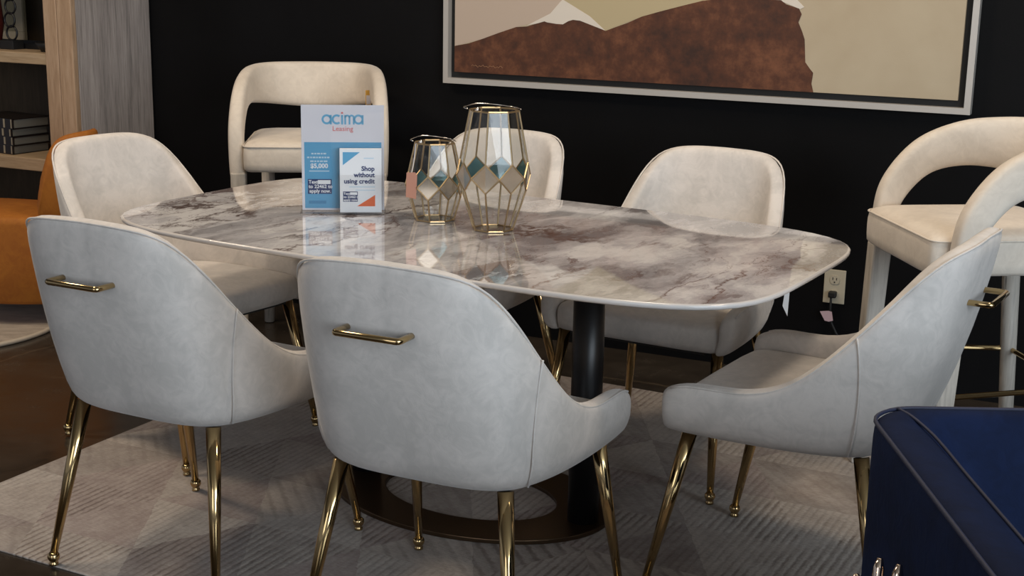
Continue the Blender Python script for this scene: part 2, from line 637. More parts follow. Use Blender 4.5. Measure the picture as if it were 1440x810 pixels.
# ------------------------------------------------------------------ dining table
TX, TY, TR, TZ = -.1011, 3.4413, -.5281, .7248
table = thing('dining_table', 'long dining table with a glossy grey marble top on two black posts', 'table', (TX, TY, RZ), TR)


def superell(a, b, n, N=96, off=0.):
    r = []
    for k in range(N):
        th = 2 * pi * k / N
        c_, s__ = math.cos(th), math.sin(th)
        rr = (abs(c_ / (a - off))**n + abs(s__ / (b - off))**n)**(-1 / n)
        r.append((rr * c_, rr * s__))
    return r


bm = bmesh.new()
T0 = TZ - RZ
rings = []
for off, z in [(.006, T0), (.0015, T0 - .0015), (0., T0 - .005), (.0015, T0 - .010), (.012, T0 - .015), (.05, T0 - .022), (.12, T0 - .026)]:
    rings.append([(x, y, z) for x, y in superell(.894, .4965, 4.78, 128, off)])
vr = loft(bm, rings[::-1])
bm.faces.ensure_lookup_table()
for f in bm.faces:
    z = f.calc_center_median().z
    if len(f.verts) == 4 and z < T0 - .0005:
        f.material_index = 1
        f.smooth = True
top = obj('tabletop', bm, [MARBLE, MARBLE_EDGE], table)
for s in (-1, 1):
    bm = bmesh.new()
    lathe(bm, [(.039, .012), (.039, T0 - .026)], 32)
    po = obj('pedestal_post', bm, BLACK_METAL, table, loc=(.335 * s, 0, 0))
    for f in po.data.polygons:
        f.use_smooth = len(f.vertices) == 4
bm = bmesh.new()
N = 72
oo = [(.395 * math.cos(2 * pi * k / N), 0.272 * math.sin(2 * pi * k / N)) for k in range(N)]
ii = [(.245 * math.cos(2 * pi * k / N), .160 * math.sin(2 * pi * k / N)) for k in range(N)]
L = [[bm.verts.new((x, y, z)) for x, y in q] for q, z in ((oo, 0), (oo, .012), (ii, .012), (ii, 0))]
for a, b in zip(L, L[1:] + L[:1]):
    for k in range(N):
        bm.faces.new((a[k], a[(k + 1) % N], b[(k + 1) % N], b[k]))
obj('base_ring', bm, BRONZE, table, bevel=.002)

# ------------------------------------------------------------------ dining chair
PLAN = [(0, -.262), (.10, -.260), (.165, -.246), (.218, -.210), (.250, -.145), (.270, -.06), (.282, .04), (.287, .14), (.287, .245)]
_dense = spline([(-x, y, 0) for x, y in PLAN[:0:-1]] + [(x, y, 0) for x, y in PLAN], 8)
_acc = [0.]
for a, b in zip(_dense, _dense[1:]):
    _acc.append(_acc[-1] + (b - a).length)
_half = _acc[-1] / 2


def plan(s):
    s += _half
    for i in range(len(_acc) - 1):
        if s <= _acc[i + 1] or i == len(_acc) - 2:
            u = (s - _acc[i]) / (_acc[i + 1] - _acc[i])
            d = (_dense[i + 1] - _dense[i]).normalized()
            return _dense[i].lerp(_dense[i + 1], u), Vector((-d.y, d.x, 0))
    return None


ZT = smooth_tab([(0, .852), (.10, .849), (.16, .840), (.20, .822), (.235, .788), (.27, .738), (.31, .672), (.35, .614), (.39, .568), (.44, .532), (.50, .514), (.56, .510), (.62, .509), (.66, .502), (.71, .478)])
LEAN = smooth_tab([(0, 1), (.12, 1), (.20, .92), (.28, .70), (.36, .42), (.44, .18), (.52, .03), (.60, 0), (.8, 0)])
ZB = .385


def lean_y(s, z):
    d = min(max(z - .45, -.05), .45)
    return -(.35 * d - .26 * d * d) * interp(LEAN, abs(s))


def shell_pt(s, inset, z):
    p, n = plan(s)
    return Vector((p.x + n.x * inset, p.y + n.y * inset + lean_y(s, z), z))


def shell_ring(s, T=.048, k=1.):
    zt = interp(ZT, abs(s))
    h = zt - ZB
    r = []
    prof = [(.055, 0), (.030, .004), (.012, .018), (.003, .045)]
    prof = [(a * k, ZB + min(dz, h * .4)) for a, dz in prof]
    lo = prof[-1][1]
    hi = zt - .022
    for q in (.33, .66, 1.):
        prof.append((0., lo + (hi - lo) * q))
    prof += [(.004, zt - .008), (.014, zt - .0005), (T - .014, zt - .0005), (T - .003, zt - .010)]
    lo2 = .425
    hi2 = zt - .03
    for q in (1., .66, .33, 0.):
        prof.append((T, lo2 + (hi2 - lo2) * q))
    prof.append((T + .01, ZB + .012))
    return [shell_pt(s, a, z) for a, z in prof]


def chair_shell():
    bm = bmesh.new()
    st = [-_half + .004, -_half + .012]
    n = 30
    st += [-_half + .03 + (2 * _half - .06) * i / n for i in range(n + 1)]
    st += [_half - .012, _half - .004]
    rings = []
    for i, s in enumerate(st):
        r = shell_ring(s)
        e = min(i, len(st) - 1 - i)
        if e < 2:
            c_ = sum(r, Vector()) / len(r)
            k = (.55, .86)[e]
            p, nrm = plan(s)
            nr = []
            for q in r:
                d = q - c_
                a = d.dot(nrm)
                nr.append(q - nrm * a * (1 - k) - Vector((0, 0, d.z)) * (1 - k) * .35)
            r = nr
        rings.append(r)
    loft(bm, rings)
    return bm


def rounded_plan(s_list):
    return s_list


def seat_bm():
    bm = bmesh.new()
    # half outlines (front to back) at inset
    def outline(k, fy):
        pts = []
        for y, x in ((fy, .232), (fy - .012, .240), (.12, .244), (0., .240), (-.08, .226), (-.15, .196), (-.19, .14), (-.2, 0)):
            pts.append((x * k, y))
        full = [(x, y) for x, y in pts] + [(-x, y) for x, y in pts[-2::-1]]
        return full
    rings = []
    for z, k, fy in ((.386, .985, .225), (.392, 1., .240), (.43, 1., .246), (.452, .995, .242), (.464, .97, .226), (.472, .80, .17), (.476, .45, .08)):
        rings.append([(x, y if y > -.1 or k > .9 else y * k, z) for x, y in outline(k, fy)])
    loft(bm, rings)
    return bm


def make_chair(loc, rz, label):
    t = thing('dining_chair', label, 'chair', loc, rz, 'cream velvet dining chairs')
    obj('upholstered_shell', chair_shell(), VELVET, t, smooth=True, subsurf=1)
    obj('seat', seat_bm(), VELVET, t, smooth=True, subsurf=1)
    # piping along the rim, plus two upright seams
    pb = bmesh.new()
    pts = []
    for i in range(81):
        s = -_half + .03 + (2 * _half - .06) * i / 80
        pts.append(shell_pt(s, .0075, interp(ZT, abs(s)) - .0055))
    tube(pb, pts, .0026, 6)
    for sg in (-1, 1):
        sp = []
        for i in range(14):
            q = i / 13
            s = sg * (.315 - .05 * (1 - q))
            z = ZB + .014 + (interp(ZT, abs(s)) - .006 - ZB - .014) * q
            ins = .012 if i == 0 else (.004 if i == 1 else -.0005)
            sp.append(shell_pt(s, ins, z))
        tube(pb, sp, .0022, 6)
    obj('piping', pb, VELVET, t, smooth=True)
    ub = bmesh.new()
    prism(ub, [(x * .9, y * .93) for x, y in ((.22, .23), (.235, 0), (.2, -.16), (.12, -.2), (-.12, -.2), (-.2, -.16), (-.235, 0), (-.22, .23))], .381, .390)
    obj('seat_underside', ub, UNDER, t)
    for (tx, ty, fx, fy) in ((.225, .190, .2565, .2688), (-.225, .190, -.2565, .2688), (.185, -.178, .237, -.2507), (-.185, -.178, -.237, -.2507)):
        lb = bmesh.new()
        a, b = Vector((tx, ty, .388)), Vector((fx, fy, .026))
        tube(lb, [a, a.lerp(b, .5), b], [.0165, .0135, .0088], 16)
        lg = obj('leg', lb, BRASS, t, smooth=True)
        fb = bmesh.new()
        lathe(fb, [(.004, .0), (.0105, .001), (.0105, .007), (.007, .009), (.0115, .013), (.0145, .020), (.0135, .027), (.009, .032)], 14, (fx, fy, 0))
        obj('ball_foot', fb, BRASS, lg, smooth=True)
    hb = bmesh.new()
    zh, r = .7195, .0064
    y_in, y_out = -.300, -.382
    e_ = .006
    tube(hb, [(-.0675, y_in, zh), (-.0675, y_out + e_, zh), (-.0675 + e_ * .3, y_out + e_ * .3, zh), (-.0675 + e_, y_out, zh), (.0675 - e_, y_out, zh), (.0675 - e_ * .3, y_out + e_ * .3, zh), (.0675, y_out + e_, zh), (.0675, y_in, zh)], r, 14)
    obj('pull_handle', hb, BRASS, t, smooth=True)
    return t


def tl(a, p):
    return (TX + a * math.cos(TR) - p * math.sin(TR), TY + a * math.sin(TR) + p * math.cos(TR), RZ)


chairA = make_chair((-.7199, 3.0892, RZ), -.4784, 'cream velvet dining chair at the near side, its brass handle left of the leaflet sign')
dup(chairA, (-.0959, 2.7469, RZ), -.4438, 'nearest cream velvet dining chair, back turned to view in front of the lanterns')
dup(chairA, (-.9503, 3.9199, RZ), -2.1698, 'cream dining chair at the table end beside the bookcase, facing the leaflet sign')
dup(chairA, (.675, 2.9784, RZ), 1.0212, 'cream dining chair seen side-on at the table end, next to the navy armchair')
dup(chairA, tl(.298, .565), TR + pi + .0, 'cream dining chair across the table, nearest the wall outlet')
dup(chairA, tl(-.41, .56), TR + pi, 'cream dining chair across the table, partly hidden behind the tall lantern')

# ------------------------------------------------------------------ bar stools


def make_stool(loc, rz, label):
    t = thing('bar_stool', label, 'stool', loc, rz, 'ivory bar stools along the wall')
    # seat: rounded block
    bm = bmesh.new()
    w, d0, d1 = .224, -.215, .225

    def ro(k, r=.05):
        pts = []
        x1, ya, yb = w * k, d0 * k, d1 * k
        for cx_, cy_, a0 in ((x1 - r, yb - r, 0), (-x1 + r, yb - r, pi / 2), (-x1 + r, ya + r, pi), (x1 - r, ya + r, 1.5 * pi)):
            for i in range(5):
                a = a0 + pi / 2 * i / 4
                pts.append((cx_ + r * math.cos(a), cy_ + r * math.sin(a)))
        return pts
    rings = []
    for z, k, r in ((.642, .97, .03), (.648, .995, .03), (.70, 1., .03), (.728, .995, .03), (.744, .965, .035), (.754, .85, .06), (.758, .5, .06)):
        rings.append([(x, y, z) for x, y in ro(k, r)])
    loft(bm, rings)
    obj('seat', bm, STOOLFAB, t, smooth=True, subsurf=1)
    pb = bmesh.new()
    tube(pb, [(x, y, .734) for x, y in ro(.992, .03)], .003, 6, closed=True)
    obj('piping', pb, STOOLFAB, t, smooth=True)
    # arm-and-back band: upper and lower edge curves for one half, mirrored
    up = [(.245, .190, .62), (.249, .188, .71), (.250, .168, .815), (.245, .085, .920), (.234, -.03, .972), (.212, -.14, .987), (.160, -.215, .990), (.08, -.250, .990), (0, -.262, .990)]
    lo = [(.245, .135, .62), (.249, .130, .69), (.250, .109, .758), (.245, .045, .828), (.234, -.045, .852), (.212, -.135, .848), (.160, -.205, .838), (.08, -.240, .828), (0, -.252, .823)]
    U = up + [(-x, y, z) for x, y, z in up[-2::-1]]
    Lw = lo + [(-x, y, z) for x, y, z in lo[-2::-1]]
    U = spline(U, 4)
    Lw = spline(Lw, 4)
    rings = []
    for i in range(len(U)):
        a = (U[min(i + 1, len(U) - 1)] - U[max(i - 1, 0)]).normalized()
        e = (U[i] - Lw[i])
        nrm = a.cross(e).normalized()
        T = .052
        c0, c1 = U[i], Lw[i]
        ring = []
        for q, th in ((0., .30), (.04, .75), (.16, 1.), (.5, 1.08), (.84, 1.), (.96, .75), (1., .30)):
            ring.append(c0.lerp(c1, q) + nrm * T / 2 * th)
        for q, th in ((1., .30), (.96, .75), (.84, 1.), (.5, 1.0), (.16, 1.), (.04, .75), (0., .30)):
            ring.append(c0.lerp(c1, q) - nrm * T / 2 * th)
        rings.append(ring)
    bm = bmesh.new()
    loft(bm, rings)
    obj('arm_and_back_band', bm, STOOLFAB, t, smooth=True, subsurf=1)
    for s in (-1, 1):
        bm = bmesh.new()
        rings = []
        for z, y0, y1, tw in ((0, .165, .205, .036), (.35, .150, .200, .046), (.64, .138, .192, .052)):
            x = .243 * s
            rings.append([(x - tw / 2, y0, z), (x + tw / 2, y0, z), (x + tw / 2, y1, z), (x - tw / 2, y1, z)])
        loft(bm, rings)
        obj('leg', bm, WHITEWOOD, t, bevel=.006)
        bm = bmesh.new()
        tube(bm, [(.190 * s, -.235, 0), (.176 * s, -.185, .65)], [.019, .025], 14)
        obj('leg', bm, WHITEWOOD, t, smooth=True)
    bm = bmesh.new()
    tube(bm, [(-.242, .176, .345), (.242, .176, .345), (.184, -.21, .345), (-.184, -.21, .345)], .0075, 10, closed=True)
    obj('footrest_rail', bm, BRASS, t)
    return t


stoolG = make_stool((-.725, 4.97, RZ), math.atan2(-.075, -.997), 'ivory bar stool behind the table, left of the framed painting')
dup(stoolG, (1.205, 3.54, RZ), math.atan2(.99, -.13), 'ivory bar stool under the painting right corner, beside the wall outlet')
tg = thing('price_tag', 'yellow and white paper tag tied to the bar stool back above the leaflet sign', 'tag', (-.530, 5.040, .880), .6)
obj('card', boxbm(-.011, .011, -.001, .001, -.035, .03), YELLOW_TAG, tg)
obj('sticker', boxbm(-.009, .009, -.0016, -.001, -.02, .012), PAPER, tg)

# ------------------------------------------------------------------ navy armchair
nav = thing('armchair', 'navy blue velvet tub armchair with piped edges in the right foreground', 'armchair', (0, 0, 0))
# plan of the outer rim (U): left arm front -> back -> right arm
ox0, ox1, yb, yf = .563, 1.33, 2.125, 1.30
rc = .085


def navy_outline(off):
    x0, x1, y1 = ox0 + off, ox1 - off, yb - off * (.45 if off < .1 else 1.) - (0 if off < .1 else -.055)
    r = rc - .5 * off if off < .1 else .05
    pts = []
    for i in range(9):
        pts.append((x0, yf + (y1 - r - yf) * i / 9))
    for i in range(9):
        a = pi - pi / 2 * i / 8
        pts.append((x0 + r + r * math.cos(a), y1 - r + r * math.sin(a)))
    for i in range(1, 8):
        pts.append((x0 + r + (x1 - x0 - 2 * r) * i / 8, y1))
    for i in range(9):
        a = pi / 2 - pi / 2 * i / 8
        pts.append((x1 - r + r * math.cos(a), y1 - r + r * math.sin(a)))
    for i in range(1, 10):
        pts.append((x1, y1 - r - (y1 - r - yf) * i / 9))
    return pts


bm = bmesh.new()
prof = [(.012, .13), (.0, .145), (0, .45), (0, .66), (.001, .692), (.006, .700), (.030, .705), (.060, .700), (.085, .688), (.102, .668), (.130, .60), (.165, .52), (.20, .44), (.22, .36)]
cols = [[(x, y, z) for x, y in navy_outline(o)] for o, z in prof]
rings = [[c_[i] for c_ in cols] for i in range(len(cols[0]))]
loft(bm, rings)
obj('curved_shell', bm, NAVY, nav, smooth=True, subsurf=1)
bm = bmesh.new()
tube(bm, [(x, y, .701) for x, y in navy_outline(.003)], .0035, 6)
for sg, xe in ((1, ox0), (-1, ox1)):
    tube(bm, spline([(xe + sg * dx, y_, z_) for dx, y_, z_ in ((.089, yf, .686), (.089, 1.6, .686), (.088, 1.85, .687), (.088, 1.97, .689), (.083, 2.03, .693), (.068, 2.08, .701), (.055, 2.112, .703))], 5), .0028, 6)
obj('piping', bm, mat('navy_piping', (.012, .018, .05), .6), nav, smooth=True)
bm = bmesh.new()
rings = []
for z, o in ((.14, .09), (.30, .08), (.36, .075), (.385, .085), (.395, .11)):
    rings.append([(ox0 + .135 + o, 1.28 + o, z), (ox1 - .135 - o, 1.28 + o, z), (ox1 - .135 - o, yb - .14 - o, z), (ox0 + .135 + o, yb - .14 - o, z)])
loft(bm, rings)
obj('seat_cushion', bm, NAVY, nav, smooth=False, bevel=.02, bseg=3)
for x in (.64, 1.25):
    for y in (1.36, 2.03):
        bm = bmesh.new()
        tube(bm, [(x, y, 0), (x, y, .14)], [.014, .02], 12)
        obj('leg', bm, BRASS, nav, smooth=True)

# rose-gold three pronged ornament in the foreground
orn = thing('metal_sculpture', 'rose gold pronged metal sculpture in front of the navy armchair', 'sculpture', (.462, 1.70, 0))
bm = bmesh.new()
lathe(bm, [(.075, 0), (.08, .004), (.08, .018), (.02, .026), (.012, .05), (.011, .39), (.016, .41)], 24)
obj('stand', bm, ROSE, orn, smooth=True)
for (x, y, z) in ((.510, 1.768, .601), (.5335, 1.755, .598), (.467, 1.722, .598)):
    d = Vector((x - .462, y - 1.70, z))
    bm = bmesh.new()
    a = Vector((0, 0, .40))
    m_ = a.lerp(d, .45) + Vector(((x - .462) * .25, (y - 1.7) * .25, -.01))
    pp = spline([a, m_, d], 6)
    rad = [.0085] * (len(pp) - 2) + [.0078, .004]
    tube(bm, pp, rad, 12)
    obj('prong', bm, ROSE, orn, smooth=True)

# ------------------------------------------------------------------ rust leather chair far left
oc = thing('lounge_chair', 'rust orange leather lounge chair in front of the bookcase', 'chair', (-1.95, 5.20, .016), -.2)


def ell(a, b, n=40):
    return [(a * math.cos(2 * pi * k / n), b * math.sin(2 * pi * k / n)) for k in range(n)]


bm = bmesh.new()
loft(bm, [[(x, y, z) for x, y in ell(.42 * k, .20 * k)] for z, k in ((.085, .94), (.10, .99), (.25, 1.), (.385, 1.), (.405, .98), (.414, .90))])
obj('seat', bm, ORANGE, oc, smooth=True)
bm = bmesh.new()
rings = []
for i in range(25):
    a = -.90 + 1.8 * i / 24
    zt = .735 - .27 * (abs(i - 12) / 12)**9 - .03 * (abs(i - 12) / 12)**2
    ca, sa_ = math.cos(a), math.sin(a)
    rings.append([(kx * ca, ky * sa_, min(q, zt)) for q, kx, ky in ((.36, .40, .185), (.45, .415, .20), (.60, .42, .21), (zt - .03, .415, .21), (zt, .40, .195), (zt - .03, .375, .17), (.60, .36, .155), (.45, .36, .15))])
loft(bm, rings)
obj('backrest', bm, ORANGE, oc, smooth=True, subsurf=1)
for lx, ly in ((-.30, -.10), (.30, -.10), (-.30, .10), (.30, .10)):
    bm = bmesh.new()
    tube(bm, [(lx, ly, -.0155 if lx > 0 else 0), (lx, ly, .09)], [.010, .014], 10)
    obj('leg', bm, BLACK_METAL, oc, smooth=True)

# ------------------------------------------------------------------ bookcase
BX, BD = -3.806, .459
bk = thing('bookcase', 'tall weathered wooden bookcase against the black wall', 'bookcase', wl(BX, BD), WR)
# local: x along the wall (0 = right side), y into the wall (0 = front), z up
H = 2.25
bm = boxbm(-.045, 0, .028, BD - .006, 0, H)
obj('side_panel', bm, GREYWOOD, bk, bevel=.003)
for x0, x1 in ((-.139, -.0735), (-.0715, -.001)):
    pb = bmesh.new()
    for i in range(12):
        pass
    box(pb, x0, x1, 0, .028, 0, H)
    obj('upright_plank', pb, OAK_V, bk, bevel=.004)
bm = boxbm(-1.45, -1.40, .028, BD - .006, 0, H)
obj('side_panel', bm, GREYWOOD, bk, bevel=.003)
obj('upright_plank', boxbm(-1.455, -1.32, 0, .028, 0, H), OAK_V, bk, bevel=.004)
for z0, z1 in ((.06, .11), (.527, .577), (.947, .990), (1.38, 1.43), (1.82, 1.87), (2.2, 2.25)):
    obj('shelf_board', boxbm(-1.40, -.045, .028, BD - .03, z0, z1), OAK_H, bk, bevel=.003)
    obj('shelf_rail', boxbm(-1.32, -.1395, .004, .0275, z0, z1), OAK_H, bk, bevel=.003)
obj('back_board', boxbm(-1.40, -.045, BD - .03, BD - .008, .0, H), DARKWOOD, bk)


def bl(x, y, z):
    return tuple(Vector(wl(BX, BD, 0)) + AL * x + NW * y + Vector((0, 0, z)))


# four books
z = .577
names = ['bottom', 'second', 'third', 'top']
for i, hgt in enumerate((.036, .034, .033, .040)):
    dx = (0, .004, -.003, .006)[i]
    b = thing('book', {0: 'black leather bound book at the bottom of the shelf stack', 1: 'black leather bound book second from the bottom of the shelf stack',
                       2: 'black leather bound book just below the top one of the stack', 3: 'black leather bound book on top of the shelf stack'}[i], 'book', bl(-.369 + dx, .035, z), WR + 1.45, 'books stacked on the bookcase shelf')
    # local: spine faces -x, page ends face -y
    obj('page_block', boxbm(.006, .176, .004, .255, .0035, hgt - .0035), PAGES, b)
    cb = bmesh.new()
    box(cb, 0, .180, 0, .26, 0, .0035)
    box(cb, 0, .180, 0, .26, hgt - .0035, hgt)
    box(cb, -.003, .004, 0, .26, 0, hgt)
    obj('cover', cb, BOOK, b)
    for q, ww in ((.004, .006), (.045, .010), (.085, .004), (.120, .012)):
        obj('gilt_band', boxbm(-.0042, -.003, q, q + ww, .004, hgt - .001), GILT, b)
    z += hgt

# upper shelf ornaments
ZS = .990
fig = thing('ring_sculpture', 'black ring chain sculpture on a square base on the upper shelf', 'sculpture', bl(-.425, .12, ZS), WR)
obj('base', boxbm(-.035, .035, -.03, .03, 0, .035), BLACK, fig, bevel=.002)
for k in range(4):
    rb = bmesh.new()
    zc = .035 + .028 + k * .052
    tube(rb, [(.027 * math.cos(2 * pi * q / 20), .004 * (-1)**k, zc + .028 * math.sin(2 * pi * q / 20)) for q in range(20)], .0042, 6, closed=True)
    obj('ring', rb, BLACK_METAL, fig, smooth=True)
bow = bmesh.new()
lathe(bow, [(.02, 0), (.04, .004), (.062, .035), (.058, .036), (.036, .010), (.01, .007)], 24)
bo = obj('bowl', bow, BLACK, None, smooth=True, loc=bl(-.20, .10, ZS))
tag(bo, 'small dark bowl on the upper bookcase shelf beside the upright', 'bowl')
tray = thing('tray', 'black tray lying on the upper bookcase shelf', 'tray', bl(-.46, .215, ZS), WR)
obj('tray_floor', boxbm(-.30, .26, -.06, .10, 0, .006), BLACK_METAL, tray)
tb = bmesh.new()
for a in ((-.30, .26, -.06, -.054), (-.30, .26, .094, .10), (-.30, -.294, -.054, .094), (.254, .26, -.054, .094)):
    box(tb, *a, .006, .022)
obj('tray_rim', tb, BLACK_METAL, tray)
pf = thing('picture_frame', 'pale framed panel leaning at the back of the upper shelf', 'frame', bl(-.78, .385, ZS), WR)
obj('frame_board', boxbm(-.17, .17, 0, .012, 0, .36), mat('olive_mat', (.26, .23, .15), .7), pf)
fb = bmesh.new()
for a in ((-.17, .17, 0, .05), (-.17, .17, .31, .36), (-.17, -.13, .05, .31), (.13, .17, .05, .31), (-.02, .015, .05, .31)):
    box(fb, a[0], a[1], -.012, 0, a[2], a[3])
obj('frame_moulding', fb, mat('pale_moulding', (.42, .37, .27), .6), pf, bevel=.002)
vs_ = bmesh.new()
lathe(vs_, [(.024, 0), (.042, .02), (.056, .10), (.048, .2), (.024, .26), (.028, .30), (.024, .30)], 24)
vo_ = obj('vase', vs_, mat('dark_red_glaze', (.07, .012, .008), .3), None, smooth=True, loc=bl(-.515, .098, ZS))
tag(vo_, 'dark red vase at the left end of the upper bookcase shelf', 'vase')

# ------------------------------------------------------------------ painting
pz0, ptop = .931, 1.80
px0, px1 = -2.430, -.566
art = thing('framed_painting', 'large abstract painting of umber hills in a silver floating frame on the wall', 'painting', wl(0, .045), WR)
# local: x along, y=0 front of frame, y=.045 wall
fw = .020
for pts in ([(px0, pz0), (px1, pz0), (px1 - fw, pz0 + fw), (px0 + fw, pz0 + fw)],
            [(px0, ptop), (px0 + fw, ptop - fw), (px1 - fw, ptop - fw), (px1, ptop)],
            [(px0, pz0), (px0 + fw, pz0 + fw), (px0 + fw, ptop - fw), (px0, ptop)],
            [(px1, pz0), (px1, ptop), (px1 - fw, ptop - fw), (px1 - fw, pz0 + fw)]):
    bm = bmesh.new()
    panel(bm, pts, 0, .043)
    obj('frame_rail', bm, SILVER_FRAME, art)
obj('frame_backing', boxbm(px0 + .004, px1 - .004, .030, .042, pz0 + .004, ptop - .004), BLACK, art)
cx0, cx1, cz0, cz1 = px0 + .042, px1 - .042, pz0 + .042, ptop - .042
obj('canvas', boxbm(cx0, cx1, .012, .030, cz0, cz1), CANVAS, art)


def paint(name, pts, m, y=.0112):
    bm = bmesh.new()
    panel(bm, pts, y, .0121)
    obj(name, bm, m, art)


brown = [(cx0, cz0), (cx0, 1.066), (-2.33, 1.078), (-2.278, 1.095), (-2.21, 1.120), (-2.142, 1.143), (-2.098, 1.147), (-2.032, 1.167), (-2.02, 1.163), (-1.99, 1.160), (-1.961, 1.159), (-1.94, 1.171), (-1.923, 1.176), (-1.896, 1.174), (-1.799, 1.143), (-1.77, 1.154), (-1.719, 1.173), (-1.668, 1.196), (-1.604, 1.215), (-1.52, 1.238), (-1.455, 1.255), (-1.38, 1.266), (-1.28, 1.268), (-1.19, 1.265), (-1.172, 1.252), (-1.129, 1.240), (-1.119, 1.222), (-1.128, 1.196), (-1.113, 1.165), (-1.104, 1.142), (-1.100, 1.10), (-1.097, 1.069), (-1.080, 1.048), (-1.069, 1.036), (-1.072, 1.0), (-1.064, cz0)]
paint('umber_shape', brown, UMBER, .0105)
paint('blush_shape', [(cx0, 1.066), (-2.278, 1.095), (-2.142, 1.143), (-2.04, 1.17), (-1.99, 1.2), (-1.97, 1.24), (-2.0, 1.30), (-2.1, 1.42), (cx0, 1.46)], BLUSH_PAINT, .0115)
paint('ochre_shape', [(-1.799, 1.143), (-1.668, 1.196), (-1.455, 1.255), (-1.36, 1.268), (-1.30, 1.35), (-1.45, 1.50), (-1.9, 1.48), (-1.99, 1.30), (-1.96, 1.245)], OCHRE_PAINT, .0115)
paint('white_shape', [(-2.10, 1.150), (-2.032, 1.165), (-1.961, 1.157), (-1.896, 1.172), (-1.799, 1.142), (-1.86, 1.19), (-1.965, 1.245), (-2.01, 1.195)], WHITE_PAINT, .0108)
paint('white_shape', [(-1.42, 1.258), (-1.19, 1.262), (-1.125, 1.238), (-1.112, 1.245), (-1.15, 1.28), (-1.25, 1.30), (-1.40, 1.29)], WHITE_PAINT, .0108)
bm = bmesh.new()
tube(bm, [(-2.318 + i * .0052, .0103, .998 + .0032 * math.sin(i * 2.3) + .002 * math.sin(i * .9)) for i in range(25)], .0012, 5)
obj('signature', bm, SIGN_INK, art)

# ------------------------------------------------------------------ outlet, cord, tags
ou = thing('wall_outlet', 'ivory duplex wall outlet low on the black wall', 'outlet', wl(-.955, .0), WR)
obj('cover_plate', boxbm(-.036, .036, -.006, -.0005, .268, .384), WHITE_PLASTIC, ou, bevel=.002)
for zc in (.350, .301):
    bm = bmesh.new()
    N = 20
    panel(bm, [(.0165 * math.cos(2 * pi * k / N), zc + max(-.0145, min(.0145, .0175 * math.sin(2 * pi * k / N)))) for k in range(N)], -.0085, -.006)
    so = obj('socket_face', bm, WHITE_PLASTIC, ou)
    bm = bmesh.new()
    box(bm, -.0075, -.005, -.0092, -.0084, zc - .001, zc + .008)
    box(bm, .005, .0075, -.0092, -.0084, zc - .001, zc + .007)
    box(bm, -.0022, .0022, -.0092, -.0084, zc - .0105, zc - .006)
    obj('slot', bm, SLOT, so)
cd = thing('power_cord', 'black power cord with plug hanging from the wall outlet', 'cord', wl(-.955, .0), WR)
obj('plug', boxbm(-.014, .012, -.034, -.0093, .292, .313), BLACK, cd, bevel=.004)
bm = bmesh.new()
tube(bm, spline([(-.004, -.026, .294), (-.003, -.030, .27), (-.002, -.03, .24), (.003, -.03, .21), (.018, -.03, .18), (.032, -.03, .15), (.035, -.03, .08), (.05, -.04, .02), (.10, -.06, .006), (.2, -.10, .006)], 5), .0042, 8)
obj('cable', bm, BLACK, cd, smooth=True)
bm = bmesh.new()
panel(bm, [(-.036, .243), (-.008, .248), (.004, .246), (.010, .216), (-.004, .211), (-.018, .213)], -.0365, -.0355)
obj('warning_label', bm, PINK_TAG, cd)
bm = bmesh.new()
panel(bm, [(-.004, 0), (.005, 0), (.003, -.075), (-.009, -.052)], -.0006, .0006)
ht = obj('hanging_tag', bm, PAPER_W, loc=(.605, 2.975, TZ - .020), rz=0.)
tag(ht, 'white paper tag hanging under the right end of the table', 'tag')

# ------------------------------------------------------------------ leaflet stand
sa, sb = Vector((-.5551, 3.6061, 0)), Vector((-.3401, 3.6276, 0))
srz = math.atan2(sb.y - sa.y, sb.x - sa.x)
sm = (sa + sb) / 2
st = thing('leaflet_stand', 'clear acrylic sign holder with blue and white poster on the table', 'sign', (sm.x, sm.y, TZ), srz)
SW, SH = .216, .283
hw = SW / 2
bm = bmesh.new()
box(bm, -hw, hw, .0055, .0075, .006, SH)
box(bm, -hw, hw, -.0035, -.0015, .006, SH)
box(bm, -hw - .003, hw + .003, -.045, .03, 0, .006)
# pocket
box(bm, -.011, .103, -.0335, -.032, .006, .105)
box(bm, -.0125, -.011, -.0335, -.0035, .006, .105)
box(bm, .103, .1045, -.0335, -.0035, .006, .105)
obj('acrylic_holder', bm, ACRYLIC, st)
po = obj('poster', boxbm(-hw + .001, hw - .001, .001, .002, .007, SH), PAPER, st)
Y = .0008
obj('blue_panel', boxbm(-hw + .008, hw - .008, Y - .0002, .001, .012, .186), SKY_INK, po)


def ribbon(name, strokes, w, m, parent, y):
    '''flat stroked lettering in the local XZ plane'''
    bm = bmesh.new()
    for st_ in strokes:
        n = len(st_)
        a, b = [], []
        for i_ in range(n):
            p, q = st_[max(i_ - 1, 0)], st_[min(i_ + 1, n - 1)]
            dx, dz = q[0] - p[0], q[1] - p[1]
            l_ = math.hypot(dx, dz)
            nx, nz = -dz / l_ * w / 2, dx / l_ * w / 2
            a.append((st_[i_][0] + nx, st_[i_][1] + nz))
            b.append((st_[i_][0] - nx, st_[i_][1] - nz))
        panel(bm, a + b[::-1], y - .0003, y)
    return obj(name, bm, m, parent)


def arc(cx_, cz_, r, a0, a1, n=18):
    return [(cx_ + r * math.cos(math.radians(a0 + (a1 - a0) * i_ / n)), cz_ + r * math.sin(math.radians(a0 + (a1 - a0) * i_ / n))) for i_ in range(n + 1)]


